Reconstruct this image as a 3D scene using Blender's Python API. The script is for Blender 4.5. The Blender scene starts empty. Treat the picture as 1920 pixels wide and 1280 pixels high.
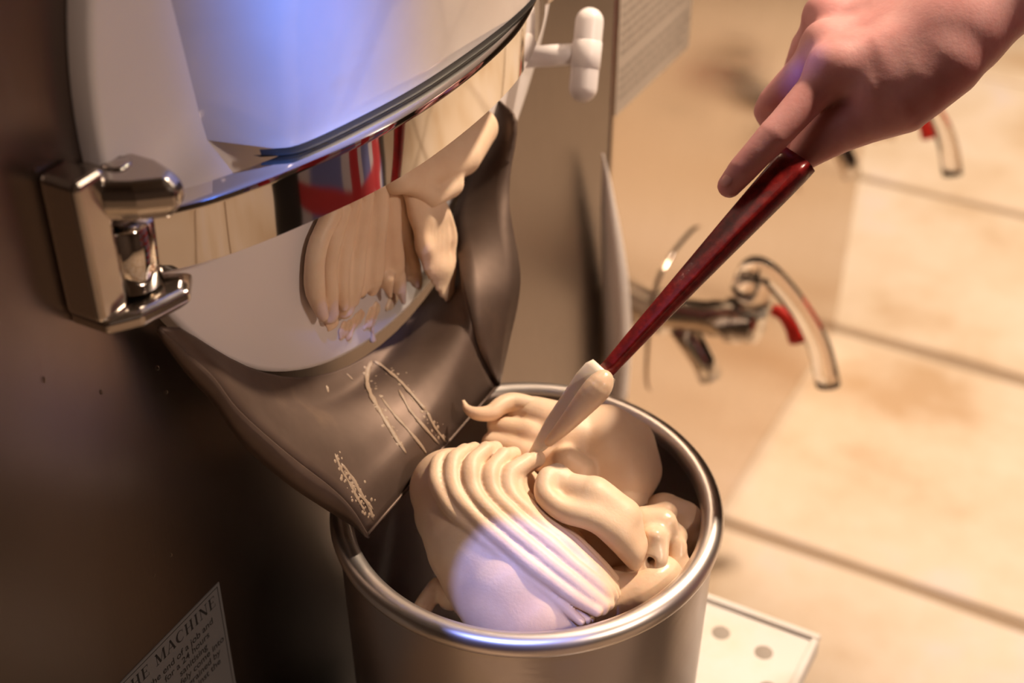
import bpy, math, random
import numpy as np
from mathutils import Vector, Matrix
S = bpy.context.scene
COL = S.collection
random.seed(7)

# ------------------------------------------------------------------ camera
# X points out of the machine fronts, Y runs along them, Z is up; the bucket rim is at Z = 0.
cam_d = bpy.data.cameras.new('camera'); cam = bpy.data.objects.new('camera', cam_d); COL.objects.link(cam)
cam_d.sensor_width = 36; cam_d.lens = 36 * 2700 / 1920
AZ, TH = math.radians(28.2), math.radians(35.6)
cam.location = (0.4503, -0.5887, 0.5923)
fwd = Vector((-math.sin(AZ) * math.cos(TH), math.cos(AZ) * math.cos(TH), -math.sin(TH)))
cam.rotation_euler = fwd.to_track_quat('-Z', 'Y').to_euler()
cam_d.dof.use_dof = True; cam_d.dof.focus_distance = 0.81; cam_d.dof.aperture_fstop = 5.0
cam_d.clip_start = 0.02
S.camera = cam

# ------------------------------------------------------------------ world, lamps, exposure
w = bpy.data.worlds.new('room_air'); S.world = w; w.use_nodes = True
w.node_tree.nodes['Background'].inputs[0].default_value = (0.9, 0.72, 0.6, 1)
w.node_tree.nodes['Background'].inputs[1].default_value = 0.035

def aim(o, target):
    o.rotation_euler = (Vector(target) - Vector(o.location)).to_track_quat('-Z', 'Y').to_euler()

def spot(name, loc, target, energy, col, size, blend, radius):
    d = bpy.data.lights.new(name, 'SPOT'); o = bpy.data.objects.new(name, d); COL.objects.link(o)
    o.location = loc; aim(o, target); d.energy = energy; d.color = col
    d.spot_size = math.radians(size); d.spot_blend = blend; d.shadow_soft_size = radius
    return o

def area(name, loc, target, energy, col, size):
    d = bpy.data.lights.new(name, 'AREA'); o = bpy.data.objects.new(name, d); COL.objects.link(o)
    o.location = loc; aim(o, target); d.energy = energy; d.color = col; d.shape = 'DISK'; d.size = size
    return o

WARM = (1.0, 0.79, 0.58)
spot('ceiling_spot_key', (0.62, 1.05, 1.55), (0.17, 0.1, 0.0), 230, WARM, 38, 0.45, 0.05)
spot('ceiling_spot_aisle', (0.75, 2.0, 1.62), (0.3, 1.75, -0.79), 340, (1.0, 0.84, 0.68), 68, 0.7, 0.06)
area('ceiling_lamp_room', (2.3, -0.4, 1.62), (2.2, -0.3, -0.8), 40, (1.0, 0.78, 0.62), 0.35)
spot('blue_spot_hopper', (0.6, -0.6, 1.6), (0.088, -0.085, 0.39), 420, (0.07, 0.25, 1.0), 4.6, 1.0, 0.03)
spot('blue_spot_bucket', (0.35, -0.9, 1.5), (0.1853, -0.0786, 0.0037), 110, (0.25, 0.33, 1.0), 3.1, 0.06, 0.005)
spot('added_blue_spot_hand', (0.3, -0.8, 1.5), (0.2291, 0.1917, 0.2217), 60, (0.2, 0.25, 1.0), 1.0, 0.6, 0.008)  # added narrow lamp, puts the blue source's pool of light on the hand
S.view_settings.view_transform = 'Standard'; S.view_settings.look = 'None'
S.view_settings.gamma = 1; S.view_settings.use_curve_mapping = False
S.view_settings.exposure = 0.0

# ------------------------------------------------------------------ materials
def mat(name, col, rough=0.5, metal=0.0, **kw):
    m = bpy.data.materials.new(name); m.use_nodes = True
    nt = m.node_tree; b = nt.nodes['Principled BSDF']
    b.inputs['Base Color'].default_value = (*col, 1); b.inputs['Roughness'].default_value = rough
    b.inputs['Metallic'].default_value = metal
    for k, v in kw.items():
        k = k.replace('_', ' ')
        b.inputs[k].default_value = v
    return m

def N(m, t, **kw):
    n = m.node_tree.nodes.new(t)
    for k, v in kw.items(): setattr(n, k, v)
    return n

def L(m, a, b): m.node_tree.links.new(a, b)

def coords(m, scale=(1, 1, 1), rot=(0, 0, 0)):
    tc = N(m, 'ShaderNodeTexCoord'); mp = N(m, 'ShaderNodeMapping')
    mp.inputs['Scale'].default_value = scale; mp.inputs['Rotation'].default_value = rot
    L(m, tc.outputs['Object'], mp.inputs['Vector'])
    return mp.outputs['Vector']

def noise_col(m, stops, scale, detail=4, rough=0.6, vec=None):
    """colour ramp over a noise texture into the base colour"""
    b = m.node_tree.nodes['Principled BSDF']
    n = N(m, 'ShaderNodeTexNoise'); n.inputs['Scale'].default_value = scale
    n.inputs['Detail'].default_value = detail; n.inputs['Roughness'].default_value = rough
    L(m, vec if vec is not None else coords(m), n.inputs['Vector'])
    r = N(m, 'ShaderNodeValToRGB'); el = r.color_ramp.elements
    while len(el) < len(stops): el.new(0.5)
    for e, (p, c) in zip(el, stops): e.position = p; e.color = (*c, 1)
    L(m, n.outputs['Fac'], r.inputs['Fac']); L(m, r.outputs['Color'], b.inputs['Base Color'])
    return n

def bump(m, scale, strength, dist=0.001, detail=3, vec=None):
    b = m.node_tree.nodes['Principled BSDF']
    n = N(m, 'ShaderNodeTexNoise'); n.inputs['Scale'].default_value = scale; n.inputs['Detail'].default_value = detail
    L(m, vec if vec is not None else coords(m), n.inputs['Vector'])
    bp = N(m, 'ShaderNodeBump'); bp.inputs['Strength'].default_value = strength; bp.inputs['Distance'].default_value = dist
    L(m, n.outputs['Fac'], bp.inputs['Height']); L(m, bp.outputs['Normal'], b.inputs['Normal'])

def rough_noise(m, lo, hi, scale, vec=None):
    b = m.node_tree.nodes['Principled BSDF']
    n = N(m, 'ShaderNodeTexNoise'); n.inputs['Scale'].default_value = scale; n.inputs['Detail'].default_value = 4
    L(m, vec if vec is not None else coords(m), n.inputs['Vector'])
    mr = N(m, 'ShaderNodeMapRange'); mr.inputs['To Min'].default_value = lo; mr.inputs['To Max'].default_value = hi
    L(m, n.outputs['Fac'], mr.inputs['Value']); L(m, mr.outputs['Result'], b.inputs['Roughness'])

M = {}
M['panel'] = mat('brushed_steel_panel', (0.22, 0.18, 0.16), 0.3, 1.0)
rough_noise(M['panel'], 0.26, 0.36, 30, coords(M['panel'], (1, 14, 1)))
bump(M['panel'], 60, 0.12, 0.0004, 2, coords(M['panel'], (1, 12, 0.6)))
M['cabinet'] = mat('satin_steel_cabinet', (0.62, 0.52, 0.43), 0.2, 1.0)
rough_noise(M['cabinet'], 0.16, 0.26, 14)
M['chrome'] = mat('polished_steel', (0.78, 0.74, 0.7), 0.045, 1.0)
bump(M['chrome'], 26, 0.05, 0.002, 1)
M['hinge_steel'] = mat('satin_hinge_steel', (0.55, 0.5, 0.46), 0.17, 1.0)
rough_noise(M['hinge_steel'], 0.1, 0.24, 60)
M['chute_steel'] = mat('worn_chute_steel', (0.2, 0.15, 0.12), 0.5, 0.6)
noise_col(M['chute_steel'], [(0.3, (0.1, 0.066, 0.052)), (0.62, (0.14, 0.096, 0.076)), (0.75, (0.185, 0.125, 0.092))], 22)
rough_noise(M['chute_steel'], 0.45, 0.62, 35)
M['bucket_steel'] = mat('scuffed_bucket_steel', (0.5, 0.455, 0.45), 0.32, 1.0)
rough_noise(M['bucket_steel'], 0.24, 0.44, 40, coords(M['bucket_steel'], (1, 1, 0.5)))
bump(M['bucket_steel'], 90, 0.25, 0.0006, 4, coords(M['bucket_steel'], (1, 1, 3), (0.6, 0.3, 0)))
M['rim_steel'] = mat('rolled_rim_steel', (0.8, 0.74, 0.7), 0.36, 1.0)
M['white_plastic'] = mat('white_door_plastic', (0.74, 0.69, 0.7), 0.3)
M['hopper'] = mat('glossy_hopper_plastic', (0.74, 0.72, 0.74), 0.12, Coat_Weight=0.6, Coat_Roughness=0.05)
noise_col(M['hopper'], [(0.35, (0.64, 0.6, 0.6)), (0.6, (0.7, 0.66, 0.67)), (0.74, (0.7, 0.58, 0.5))], 9)
M['handle_white'] = mat('white_handle_plastic', (0.8, 0.74, 0.74), 0.35)
M['rubber_and_shade'] = mat('black_rubber_and_shade', (0.015, 0.014, 0.014), 0.6)  # black rubber, also used for the painted shade under the hopper
CREAM = [(0.3, (0.72, 0.49, 0.33)), (0.55, (0.8, 0.59, 0.42)), (0.75, (0.85, 0.67, 0.51))]
M['cream'] = mat('coffee_ice_cream', (0.8, 0.58, 0.38), 0.5, Subsurface_Weight=0.15, Subsurface_Scale=0.0025)
M['cream'].node_tree.nodes['Principled BSDF'].inputs['Subsurface Radius'].default_value = (1, 0.6, 0.35)
noise_col(M['cream'], CREAM, 18)
bump(M['cream'], 520, 0.22, 0.0006, 4)
M['cream_wet'] = mat('melting_ice_cream', (0.82, 0.6, 0.38), 0.3, Subsurface_Weight=0.15, Subsurface_Scale=0.0025)
noise_col(M['cream_wet'], CREAM, 26)
bump(M['cream_wet'], 120, 0.3, 0.0015, 3)
M['smear'] = mat('dried_cream_film', (0.31, 0.225, 0.16), 0.5)
bump(M['smear'], 300, 0.5, 0.001)
M['blade'] = mat('white_nylon_blade', (0.86, 0.76, 0.62), 0.3, Subsurface_Weight=0.2, Subsurface_Scale=0.004)
M['red'] = mat('red_handle_plastic', (0.26, 0.014, 0.014), 0.25)
noise_col(M['red'], [(0.35, (0.12, 0.008, 0.009)), (0.6, (0.25, 0.012, 0.012)), (0.78, (0.34, 0.03, 0.02))], 160)
bump(M['red'], 300, 0.25, 0.0006)
M['skin'] = mat('skin', (0.62, 0.28, 0.26), 0.5, Subsurface_Weight=0.3, Subsurface_Scale=0.008)
M['skin'].node_tree.nodes['Principled BSDF'].inputs['Subsurface Radius'].default_value = (1, 0.4, 0.25)
noise_col(M['skin'], [(0.3, (0.56, 0.23, 0.22)), (0.6, (0.67, 0.34, 0.33)), (0.8, (0.74, 0.43, 0.41))], 24)
bump(M['skin'], 380, 0.16, 0.0008)
M['nail'] = mat('fingernail', (0.64, 0.32, 0.29), 0.3)
M['acrylic'] = mat('clear_acrylic', (0.97, 0.93, 0.9), 0.05, Transmission_Weight=1.0, IOR=1.45)
M['tap_steel'] = mat('tap_chrome', (0.66, 0.6, 0.54), 0.12, 1.0)
M['tap_red'] = mat('red_tap_insert', (0.75, 0.03, 0.02), 0.35)
M['tray'] = mat('white_tray_plastic', (0.82, 0.78, 0.76), 0.3)
noise_col(M['tray'], [(0.4, (0.82, 0.78, 0.76)), (0.7, (0.8, 0.72, 0.6))], 14)
M['hole'] = mat('tray_hole', (0.36, 0.31, 0.27), 0.7)
M['label_near'] = mat('grey_printed_label', (0.14, 0.135, 0.14), 0.5)
M['label_far'] = mat('pale_printed_label', (0.5, 0.42, 0.36), 0.6)
M['ink'] = mat('black_ink', (0.012, 0.012, 0.014), 0.6)
M['ink_grey'] = mat('grey_ink', (0.34, 0.28, 0.24), 0.6)
M['grout'] = mat('floor_grout', (0.36, 0.25, 0.16), 0.9)
M['stone'] = mat('travertine', (0.7, 0.53, 0.36), 0.45)
M['wall'] = mat('dark_plaster', (0.1, 0.075, 0.06), 0.8); noise_col(M['wall'], [(0.3, (0.085, 0.06, 0.048)), (0.7, (0.12, 0.09, 0.07))], 5)
M['ceil'] = mat('ceiling_plaster', (0.2, 0.16, 0.13), 0.85); noise_col(M['ceil'], [(0.3, (0.18, 0.14, 0.115)), (0.7, (0.22, 0.18, 0.15))], 6)
M['water'] = mat('water', (1, 1, 1), 0.02, Transmission_Weight=1.0, IOR=1.33)
M['trousers'] = mat('dark_trousers', (0.02, 0.02, 0.025), 0.8); bump(M['trousers'], 500, 0.3, 0.001)
M['hair'] = mat('brown_hair', (0.05, 0.03, 0.02), 0.5); bump(M['hair'], 90, 0.6, 0.004, 3, coords(M['hair'], (4, 4, 0.6)))

# stone floor: mottled peach, each tile with its own tint
m = M['stone']; v = coords(m)
n1 = noise_col(m, [(0.3, (0.57, 0.37, 0.21)), (0.44, (0.71, 0.53, 0.36)), (0.58, (0.78, 0.61, 0.45)), (0.72, (0.76, 0.62, 0.56))], 3.6, 6, 0.62, v)
bump(m, 14, 0.5, 0.006, 6, v)
# shirt: red, white and blue check woven from two sets of stripes
m = M['plaid'] = mat('plaid_cotton', (0.8, 0.8, 0.85), 0.8)
tc = coords(m, (1, 1, 1)); sep = N(m, 'ShaderNodeSeparateXYZ'); L(m, tc, sep.inputs[0])
def stripes(sock, freq, width, off=0.0):
    a = N(m, 'ShaderNodeMath', operation='MULTIPLY_ADD'); a.inputs[1].default_value = freq; a.inputs[2].default_value = off; L(m, sock, a.inputs[0])
    f_ = N(m, 'ShaderNodeMath', operation='FRACT'); L(m, a.outputs[0], f_.inputs[0])
    c = N(m, 'ShaderNodeMath', operation='LESS_THAN'); c.inputs[1].default_value = width; L(m, f_.outputs[0], c.inputs[0])
    return c.outputs[0]
def mixc(fac, a, bcol):
    x = N(m, 'ShaderNodeMix', data_type='RGBA'); L(m, fac, x.inputs['Factor'])
    if isinstance(a, tuple): x.inputs['A'].default_value = (*a, 1)
    else: L(m, a, x.inputs['A'])
    x.inputs['B'].default_value = (*bcol, 1); return x.outputs['Result']
c0 = mixc(stripes(sep.outputs['Y'], 9, 0.35), (0.72, 0.72, 0.86), (0.2, 0.24, 0.6))
c1 = mixc(stripes(sep.outputs['Z'], 9, 0.3), c0, (0.6, 0.05, 0.07))
c2 = mixc(stripes(sep.outputs['Y'], 9, 0.3, 0.45), c1, (0.55, 0.03, 0.05))
L(m, c2, m.node_tree.nodes['Principled BSDF'].inputs['Base Color'])

# ------------------------------------------------------------------ mesh helpers
def wloc(o):
    v = Vector((0, 0, 0))
    while o is not None: v += o.location; o = o.parent
    return v

def put(name, verts, faces, m, parent=None, smooth=True, origin=None):
    """one mesh object; verts are world coordinates, stored relative to the parent (or to origin)"""
    base = wloc(parent) if parent is not None else Vector(origin if origin is not None else (0, 0, 0))
    me = bpy.data.meshes.new(name)
    va = np.asarray(verts, dtype=float) - np.array(base)
    if isinstance(faces, np.ndarray):
        nf, k = faces.shape
        me.vertices.add(len(va)); me.vertices.foreach_set('co', va.astype(np.float32).ravel())
        me.loops.add(nf * k); me.loops.foreach_set('vertex_index', faces.astype(np.int32).ravel())
        me.polygons.add(nf); me.polygons.foreach_set('loop_start', np.arange(0, nf * k, k, dtype=np.int32))
        me.update(calc_edges=True); me.validate()
    else:
        me.from_pydata(va.tolist(), [], faces)
    me.materials.append(M[m] if isinstance(m, str) else m)
    if smooth: me.polygons.foreach_set('use_smooth', [True] * len(me.polygons))
    o = bpy.data.objects.new(name, me); COL.objects.link(o)
    if parent is not None: o.parent = parent
    else: o.location = base
    return o

def thing(name, label, cat, loc, group=None):
    o = bpy.data.objects.new(name, None); COL.objects.link(o); o.location = loc
    o.empty_display_size = 0.03; o['label'] = label; o['category'] = cat
    if group: o['group'] = group
    return o

def tag(o, label, cat, group=None):
    o['label'] = label; o['category'] = cat
    if group: o['group'] = group
    return o

def bevel(o, width, seg=2, angle=35):
    b = o.modifiers.new('bevel', 'BEVEL'); b.width = width; b.segments = seg; b.limit_method = 'ANGLE'
    b.angle_limit = math.radians(angle); b.harden_normals = False
    return o

def flat_smooth(o, deg=35):
    me = o.data
    me.polygons.foreach_set('use_smooth', [True] * len(me.polygons))
    me.set_sharp_from_angle(angle=math.radians(deg))
    return o

def box(lo, hi):
    (x0, y0, z0), (x1, y1, z1) = lo, hi
    v = [(x0, y0, z0), (x1, y0, z0), (x1, y1, z0), (x0, y1, z0), (x0, y0, z1), (x1, y0, z1), (x1, y1, z1), (x0, y1, z1)]
    return v, [(3, 2, 1, 0), (4, 5, 6, 7), (0, 1, 5, 4), (1, 2, 6, 5), (2, 3, 7, 6), (3, 0, 4, 7)]

def prism(pts, axis, a, b):
    """polygon (two coordinates) extruded along an axis from a to b"""
    def p3(p, t): return {'x': (t, p[0], p[1]), 'y': (p[0], t, p[1]), 'z': (p[0], p[1], t)}[axis]
    n = len(pts); v = [p3(p, a) for p in pts] + [p3(p, b) for p in pts]
    ar = sum(pts[i][0] * pts[(i + 1) % n][1] - pts[(i + 1) % n][0] * pts[i][1] for i in range(n))
    if axis == 'y': ar = -ar
    if b < a: ar = -ar
    f = [tuple(range(n))[::-1], tuple(range(n, 2 * n))] + [(i, (i + 1) % n, n + (i + 1) % n, n + i) for i in range(n)]
    if ar < 0: f = [q[::-1] for q in f]
    return v, f

def lathe(profile, cx, cy, n=96, close=False):
    v = []; f = []
    for r, z in profile:
        for i in range(n):
            a = 2 * math.pi * i / n; v.append((cx + r * math.cos(a), cy + r * math.sin(a), z))
    k = len(profile)
    for j in range(k if close else k - 1):
        j2 = (j + 1) % k
        for i in range(n):
            i2 = (i + 1) % n; f.append((j * n + i, j * n + i2, j2 * n + i2, j2 * n + i))
    return v, f

def catmull(pts, n=8):
    P_ = [np.array(p, float) for p in pts]; P_ = [2 * P_[0] - P_[1]] + P_ + [2 * P_[-1] - P_[-2]]
    out = []
    for i in range(1, len(P_) - 2):
        a, b, c, d = P_[i - 1:i + 3]
        for t in np.linspace(0, 1, n, endpoint=False):
            out.append(0.5 * (2 * b + (c - a) * t + (2 * a - 5 * b + 4 * c - d) * t * t + (3 * b - a - 3 * c + d) * t ** 3))
    out.append(P_[-2]); return np.array(out)

def tube(path, radii, n=16, ref=(0, 0, 1), flat=1.0, caps=True):
    """swept round (or flattened) section along a path with a radius per point"""
    path = np.array(path, float); radii = np.broadcast_to(np.array(radii, float), (len(path),))
    ref = np.array(ref, float); v = []; f = []
    for i, p in enumerate(path):
        t = path[min(i + 1, len(path) - 1)] - path[max(i - 1, 0)]; t /= np.linalg.norm(t)
        a = np.cross(ref, t)
        a = a / np.linalg.norm(a) if np.linalg.norm(a) > 1e-6 else np.array((1.0, 0, 0))
        b = np.cross(t, a)
        for k in range(n):
            g = 2 * math.pi * k / n
            v.append(p + radii[i] * (math.cos(g) * a + flat * math.sin(g) * b))
    for i in range(len(path) - 1):
        for k in range(n):
            k2 = (k + 1) % n; f.append((i * n + k, i * n + k2, (i + 1) * n + k2, (i + 1) * n + k))
    if caps: f += [tuple(range(n))[::-1], tuple(range((len(path) - 1) * n, len(path) * n))]
    return v, f

def loft(rows, closed=False):
    k = len(rows[0]); v = [tuple(p) for r in rows for p in r]; f = []
    for j in range(len(rows) - 1):
        for i in range(k if closed else k - 1):
            i2 = (i + 1) % k; f.append((j * k + i, j * k + i2, (j + 1) * k + i2, (j + 1) * k + i))
    return v, f

def merge(*vf):
    v = []; f = []
    for a, b in vf:
        o = len(v); v += [tuple(p) for p in a]; f += [tuple(i + o for i in q) for q in b]
    return v, f

def thicken(o, t, offset=-1):
    s = o.modifiers.new('solidify', 'SOLIDIFY'); s.thickness = t; s.offset = offset; return o

# ------------------------------------------------------------------ implicit surfaces (hand, ice cream)
class Field:
    def __init__(self, lo, hi, h):
        self.lo = np.array(lo, float); self.h = h
        self.n = np.ceil((np.array(hi, float) - self.lo) / h).astype(int) + 1
        self.D = np.full(self.n, 1.0)
    def block(self, lo, hi):
        i0 = np.clip(np.floor((np.array(lo) - self.lo) / self.h).astype(int), 0, self.n - 1)
        i1 = np.clip(np.ceil((np.array(hi) - self.lo) / self.h).astype(int) + 1, 1, self.n)
        g = [self.lo[a] + self.h * np.arange(i0[a], i1[a]) for a in range(3)]
        return tuple(slice(i0[a], i1[a]) for a in range(3)), np.meshgrid(*g, indexing='ij', sparse=True)
    def blend(self, sl, d, k, sub=False):
        D = self.D[sl]
        if sub:
            h = np.maximum(k - np.abs(-d - D), 0) / k; self.D[sl] = np.maximum(D, -d) + h * h * k / 4
        else:
            h = np.maximum(k - np.abs(D - d), 0) / k; self.D[sl] = np.minimum(D, d) - h * h * k / 4
    def cone(self, a, b, ra, rb, k=0.004, sub=False):
        a = np.array(a, float); b = np.array(b, float); mg = max(ra, rb) + k + 3 * self.h
        sl, (x, y, z) = self.block(np.minimum(a, b) - mg, np.maximum(a, b) + mg)
        ba = b - a; l2 = max(ba @ ba, 1e-12)
        t = np.clip(((x - a[0]) * ba[0] + (y - a[1]) * ba[1] + (z - a[2]) * ba[2]) / l2, 0, 1)
        d = np.sqrt((x - a[0] - t * ba[0]) ** 2 + (y - a[1] - t * ba[1]) ** 2 + (z - a[2] - t * ba[2]) ** 2) - (ra + t * (rb - ra))
        self.blend(sl, d, k, sub)
    def chain(self, pts, k=0.004, sub=False, n=0):
        """pts: (x, y, z, r); n > 0 smooths the chain first"""
        p = catmull(pts, n) if n else np.array(pts, float)
        mg = p[:, 3].max() + k + 3 * self.h
        sl, (x, y, z) = self.block(p[:, :3].min(0) - mg, p[:, :3].max(0) + mg)
        d = None
        for i in range(len(p) - 1):
            a, b, ra, rb = p[i][:3], p[i + 1][:3], p[i][3], p[i + 1][3]; ba = b - a; l2 = max(ba @ ba, 1e-12)
            t = np.clip(((x - a[0]) * ba[0] + (y - a[1]) * ba[1] + (z - a[2]) * ba[2]) / l2, 0, 1)
            e = np.sqrt((x - a[0] - t * ba[0]) ** 2 + (y - a[1] - t * ba[1]) ** 2 + (z - a[2] - t * ba[2]) ** 2) - (ra + t * (rb - ra))
            d = e if d is None else np.minimum(d, e)
        self.blend(sl, d, k, sub)
    def ell(self, c, r, k=0.004, sub=False, R=None):
        c = np.array(c, float); r = np.array(r, float); mg = r.max() + k + 3 * self.h
        sl, (x, y, z) = self.block(c - mg, c + mg)
        q = [x - c[0], y - c[1], z - c[2]]
        if R is not None: q = [R[i][0] * q[0] + R[i][1] * q[1] + R[i][2] * q[2] for i in range(3)]
        a = np.sqrt(sum((q[i] / r[i]) ** 2 for i in range(3))); bb = np.sqrt(sum((q[i] / r[i] ** 2) ** 2 for i in range(3)))
        self.blend(sl, a * (a - 1) / np.maximum(bb, 1e-9), k, sub)
    def wobble(self, amp, freq, seed=0):
        rs = np.random.RandomState(seed); g = [self.lo[a] + self.h * np.arange(self.n[a]) for a in range(3)]
        x, y, z = np.meshgrid(*g, indexing='ij', sparse=True)
        for _ in range(5):
            q = rs.normal(size=3); q *= freq * rs.uniform(0.6, 1.6) / np.linalg.norm(q)
            self.D += amp / 2.2 * np.sin(q[0] * x + q[1] * y + q[2] * z + rs.uniform(0, 6.28))
    def mesh(self):
        D = self.D.copy(); e = 1.0
        D[0] = D[-1] = e; D[:, 0] = D[:, -1] = e; D[:, :, 0] = D[:, :, -1] = e
        s = D < 0; c = np.array(D.shape) - 1
        off = [(i, j, k) for i in (0, 1) for j in (0, 1) for k in (0, 1)]
        sh = lambda A, o: A[o[0]:o[0] + c[0], o[1]:o[1] + c[1], o[2]:o[2] + c[2]]
        cnt = sum(sh(s, o).astype(np.int8) for o in off)
        I = np.argwhere((cnt > 0) & (cnt < 8)); idx = np.full(c, -1, np.int32); idx[tuple(I.T)] = np.arange(len(I))
        acc = np.zeros((len(I), 3)); num = np.zeros(len(I))
        for o1 in off:
            for ax in range(3):
                if o1[ax]: continue
                o2 = list(o1); o2[ax] = 1
                d1 = D[tuple((I + o1).T)]; d2 = D[tuple((I + o2).T)]
                cr = (d1 < 0) != (d2 < 0)
                t = np.where(cr, d1 / np.where(cr, d1 - d2, 1), 0)
                p = np.array(o1, float)[None].repeat(len(I), 0); p[:, ax] = t
                acc[cr] += p[cr]; num[cr] += 1
        V = self.lo + self.h * (I + acc / num[:, None])
        F_ = []
        for ax in range(3):
            u, v_ = (ax + 1) % 3, (ax + 2) % 3
            o = [0, 0, 0]; o[ax] = 1
            n = s.shape
            A = s[:n[0] - o[0], :n[1] - o[1], :n[2] - o[2]]; B = s[o[0]:, o[1]:, o[2]:]
            E = np.argwhere(A != B); E = E[(E[:, u] > 0) & (E[:, v_] > 0) & (E[:, u] < c[u]) & (E[:, v_] < c[v_])]
            def cell(du, dv):
                q = E.copy(); q[:, u] += du; q[:, v_] += dv; return idx[tuple(q.T)]
            q = np.stack([cell(-1, -1), cell(0, -1), cell(0, 0), cell(-1, 0)], 1)
            ins = A[tuple(E.T)]; q[~ins] = q[~ins][:, ::-1]; F_.append(q)
        return V, np.concatenate(F_)

# ------------------------------------------------------------------ the room
FZ = -0.79
def struct(name, vf, m, smooth=False):
    o = put(name, vf[0], vf[1], m, None, smooth); o['kind'] = 'structure'; return o
struct('wall_back', box((-0.9, -2.4, FZ), (-0.8, 4.6, 1.75)), 'wall')
struct('wall_front', box((4.5, -2.4, FZ), (4.6, 4.6, 1.75)), 'wall')
struct('wall_near', box((-0.8, -2.4, FZ), (4.5, -2.3, 1.75)), 'wall')
struct('wall_far', box((-0.8, 4.5, FZ), (4.5, 4.6, 1.75)), 'wall')
struct('ceiling', box((-0.8, -2.3, 1.75), (4.5, 4.5, 1.85)), 'ceil')
floor = struct('floor', box((-0.8, -2.3, FZ - 0.1), (4.5, 4.5, FZ - 0.006)), 'grout')
TY = [-2.3, -1.75, -1.2, -0.72, -0.21, 0.33, 0.872, 1.405, 1.925, 2.5, 3.1, 3.7, 4.5]
TX = [-0.8, -0.3, 0.72, 1.4, 2.1, 2.9, 3.7, 4.5]
for j in range(len(TY) - 1):
    for i in range(len(TX) - 1):
        g = 0.009
        x0, x1, y0, y1 = TX[i] + g, TX[i + 1] - g, TY[j] + g, TY[j + 1] - g
        xs = [x0 + (x1 - x0) * t for t in (0, .12, .3, .5, .7, .88, 1)]; ys = [y0 + (y1 - y0) * t for t in (0, .12, .3, .5, .7, .88, 1)]
        ring = ([(x, y0 + random.uniform(-.003, .006)) for x in xs[:-1]] + [(x1 + random.uniform(-.006, .003), y) for y in ys[:-1]]
                + [(x, y1 + random.uniform(-.006, .003)) for x in xs[:0:-1]] + [(x0 + random.uniform(-.003, .006), y) for y in ys[:0:-1]])
        cx, cy = (x0 + x1) / 2, (y0 + y1) / 2; dz = random.uniform(-.0015, .0015)
        v = [(x, y, FZ - .02) for x, y in ring] + [(x, y, FZ - .004 + dz) for x, y in ring] + [(cx + (x - cx) * .984, cy + (y - cy) * .984, FZ + dz) for x, y in ring]
        n = len(ring)
        f = [(k, (k + 1) % n, n + (k + 1) % n, n + k) for k in range(n)] + [(n + k, n + (k + 1) % n, 2 * n + (k + 1) % n, 2 * n + k) for k in range(n)] + [tuple(range(2 * n, 3 * n))]
        put('tile', v, f, 'stone', floor, False)

# ------------------------------------------------------------------ ice cream machine in front
mach = thing('ice_cream_machine', 'dark steel ice cream machine with white round door and polished curved clamp', 'machine', (-0.35, -0.3, FZ))
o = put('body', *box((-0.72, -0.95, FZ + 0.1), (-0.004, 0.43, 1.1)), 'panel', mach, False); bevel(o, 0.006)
for x in (-0.66, -0.07):
    for y in (-0.88, 0.345):
        put('foot', *lathe([(0.0, FZ), (0.03, FZ), (0.03, FZ + .02), (0.018, FZ + .03), (0.018, FZ + .105)], x, y, 24), 'hinge_steel', mach)
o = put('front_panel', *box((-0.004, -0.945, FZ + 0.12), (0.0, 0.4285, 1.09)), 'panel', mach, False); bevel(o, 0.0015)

# round white door
DC, DR = (0.069, 0.285), 0.2354
prof = [(0.0, 0.014), (DR - 0.004, 0.014), (DR - 0.001, 0.013), (DR, 0.0105), (DR, 0.0005)]
v, f = lathe(prof, 0, 0, 128)
door = put('door', [(z, DC[0] + x, DC[1] + y) for x, y, z in v], f, 'white_plastic', mach); flat_smooth(door, 50)

# hopper standing in front of the door, above the clamp
def hop_row(z, out, side, rc):
    pts = []
    A = np.array((0.0135, -0.096 - side))
    fr = [(0.0395, -0.079), (0.0505, -0.066), (0.0615, -0.018), (0.0675, 0.027), (0.0695, 0.082), (0.068, 0.13), (0.063, 0.165), (0.05, 0.2), (0.0135, 0.235)]
    fr = catmull([(x + out * (0.55 + 0.45 * math.sin(math.pi * min(1, (y + .08) / .31))), y - side * .8 * (1 - (y + .08) / .31)) for x, y in fr], 6)
    e = A + (fr[0] - A) * 1.0
    # rounded corner between the flat side and the curved front
    n = 8; t0 = A + (fr[0] - A) * (1 - rc); k1 = max(1, int(rc * 10))
    for t in np.linspace(0, 1, 4, endpoint=False): pts.append(A + (t0 - A) * t)
    for t in np.linspace(0, 1, n, endpoint=False): pts.append((1 - t) ** 2 * t0 + 2 * t * (1 - t) * fr[0] + t * t * fr[k1])
    q = fr[k1:]
    s = np.linspace(0, len(q) - 1, 44)
    for a in s: pts.append(q[int(a)] + (q[min(int(a) + 1, len(q) - 1)] - q[int(a)]) * (a - int(a)))
    return [(max(p[0], 0.0135), p[1], z) for p in pts]
rows = [hop_row(0.2495 + 0.26 * t, 0.055 * t, 0.035 * t, 0.25 + 0.75 * t) for t in np.linspace(0, 1, 12)]
rows[0] = [(x, y, z + max(0, (-0.075 - y)) * 0.35) for x, y, z in rows[0]]
v, f = loft(rows)
nrow = len(rows[0]); f.append(tuple(range(nrow))[::-1])
hop = put('feed_hopper', v, f, 'hopper', mach); flat_smooth(hop, 60)
fr_ = [p for p in rows[0] if p[1] > -0.083 and p[0] > 0.03]
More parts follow.
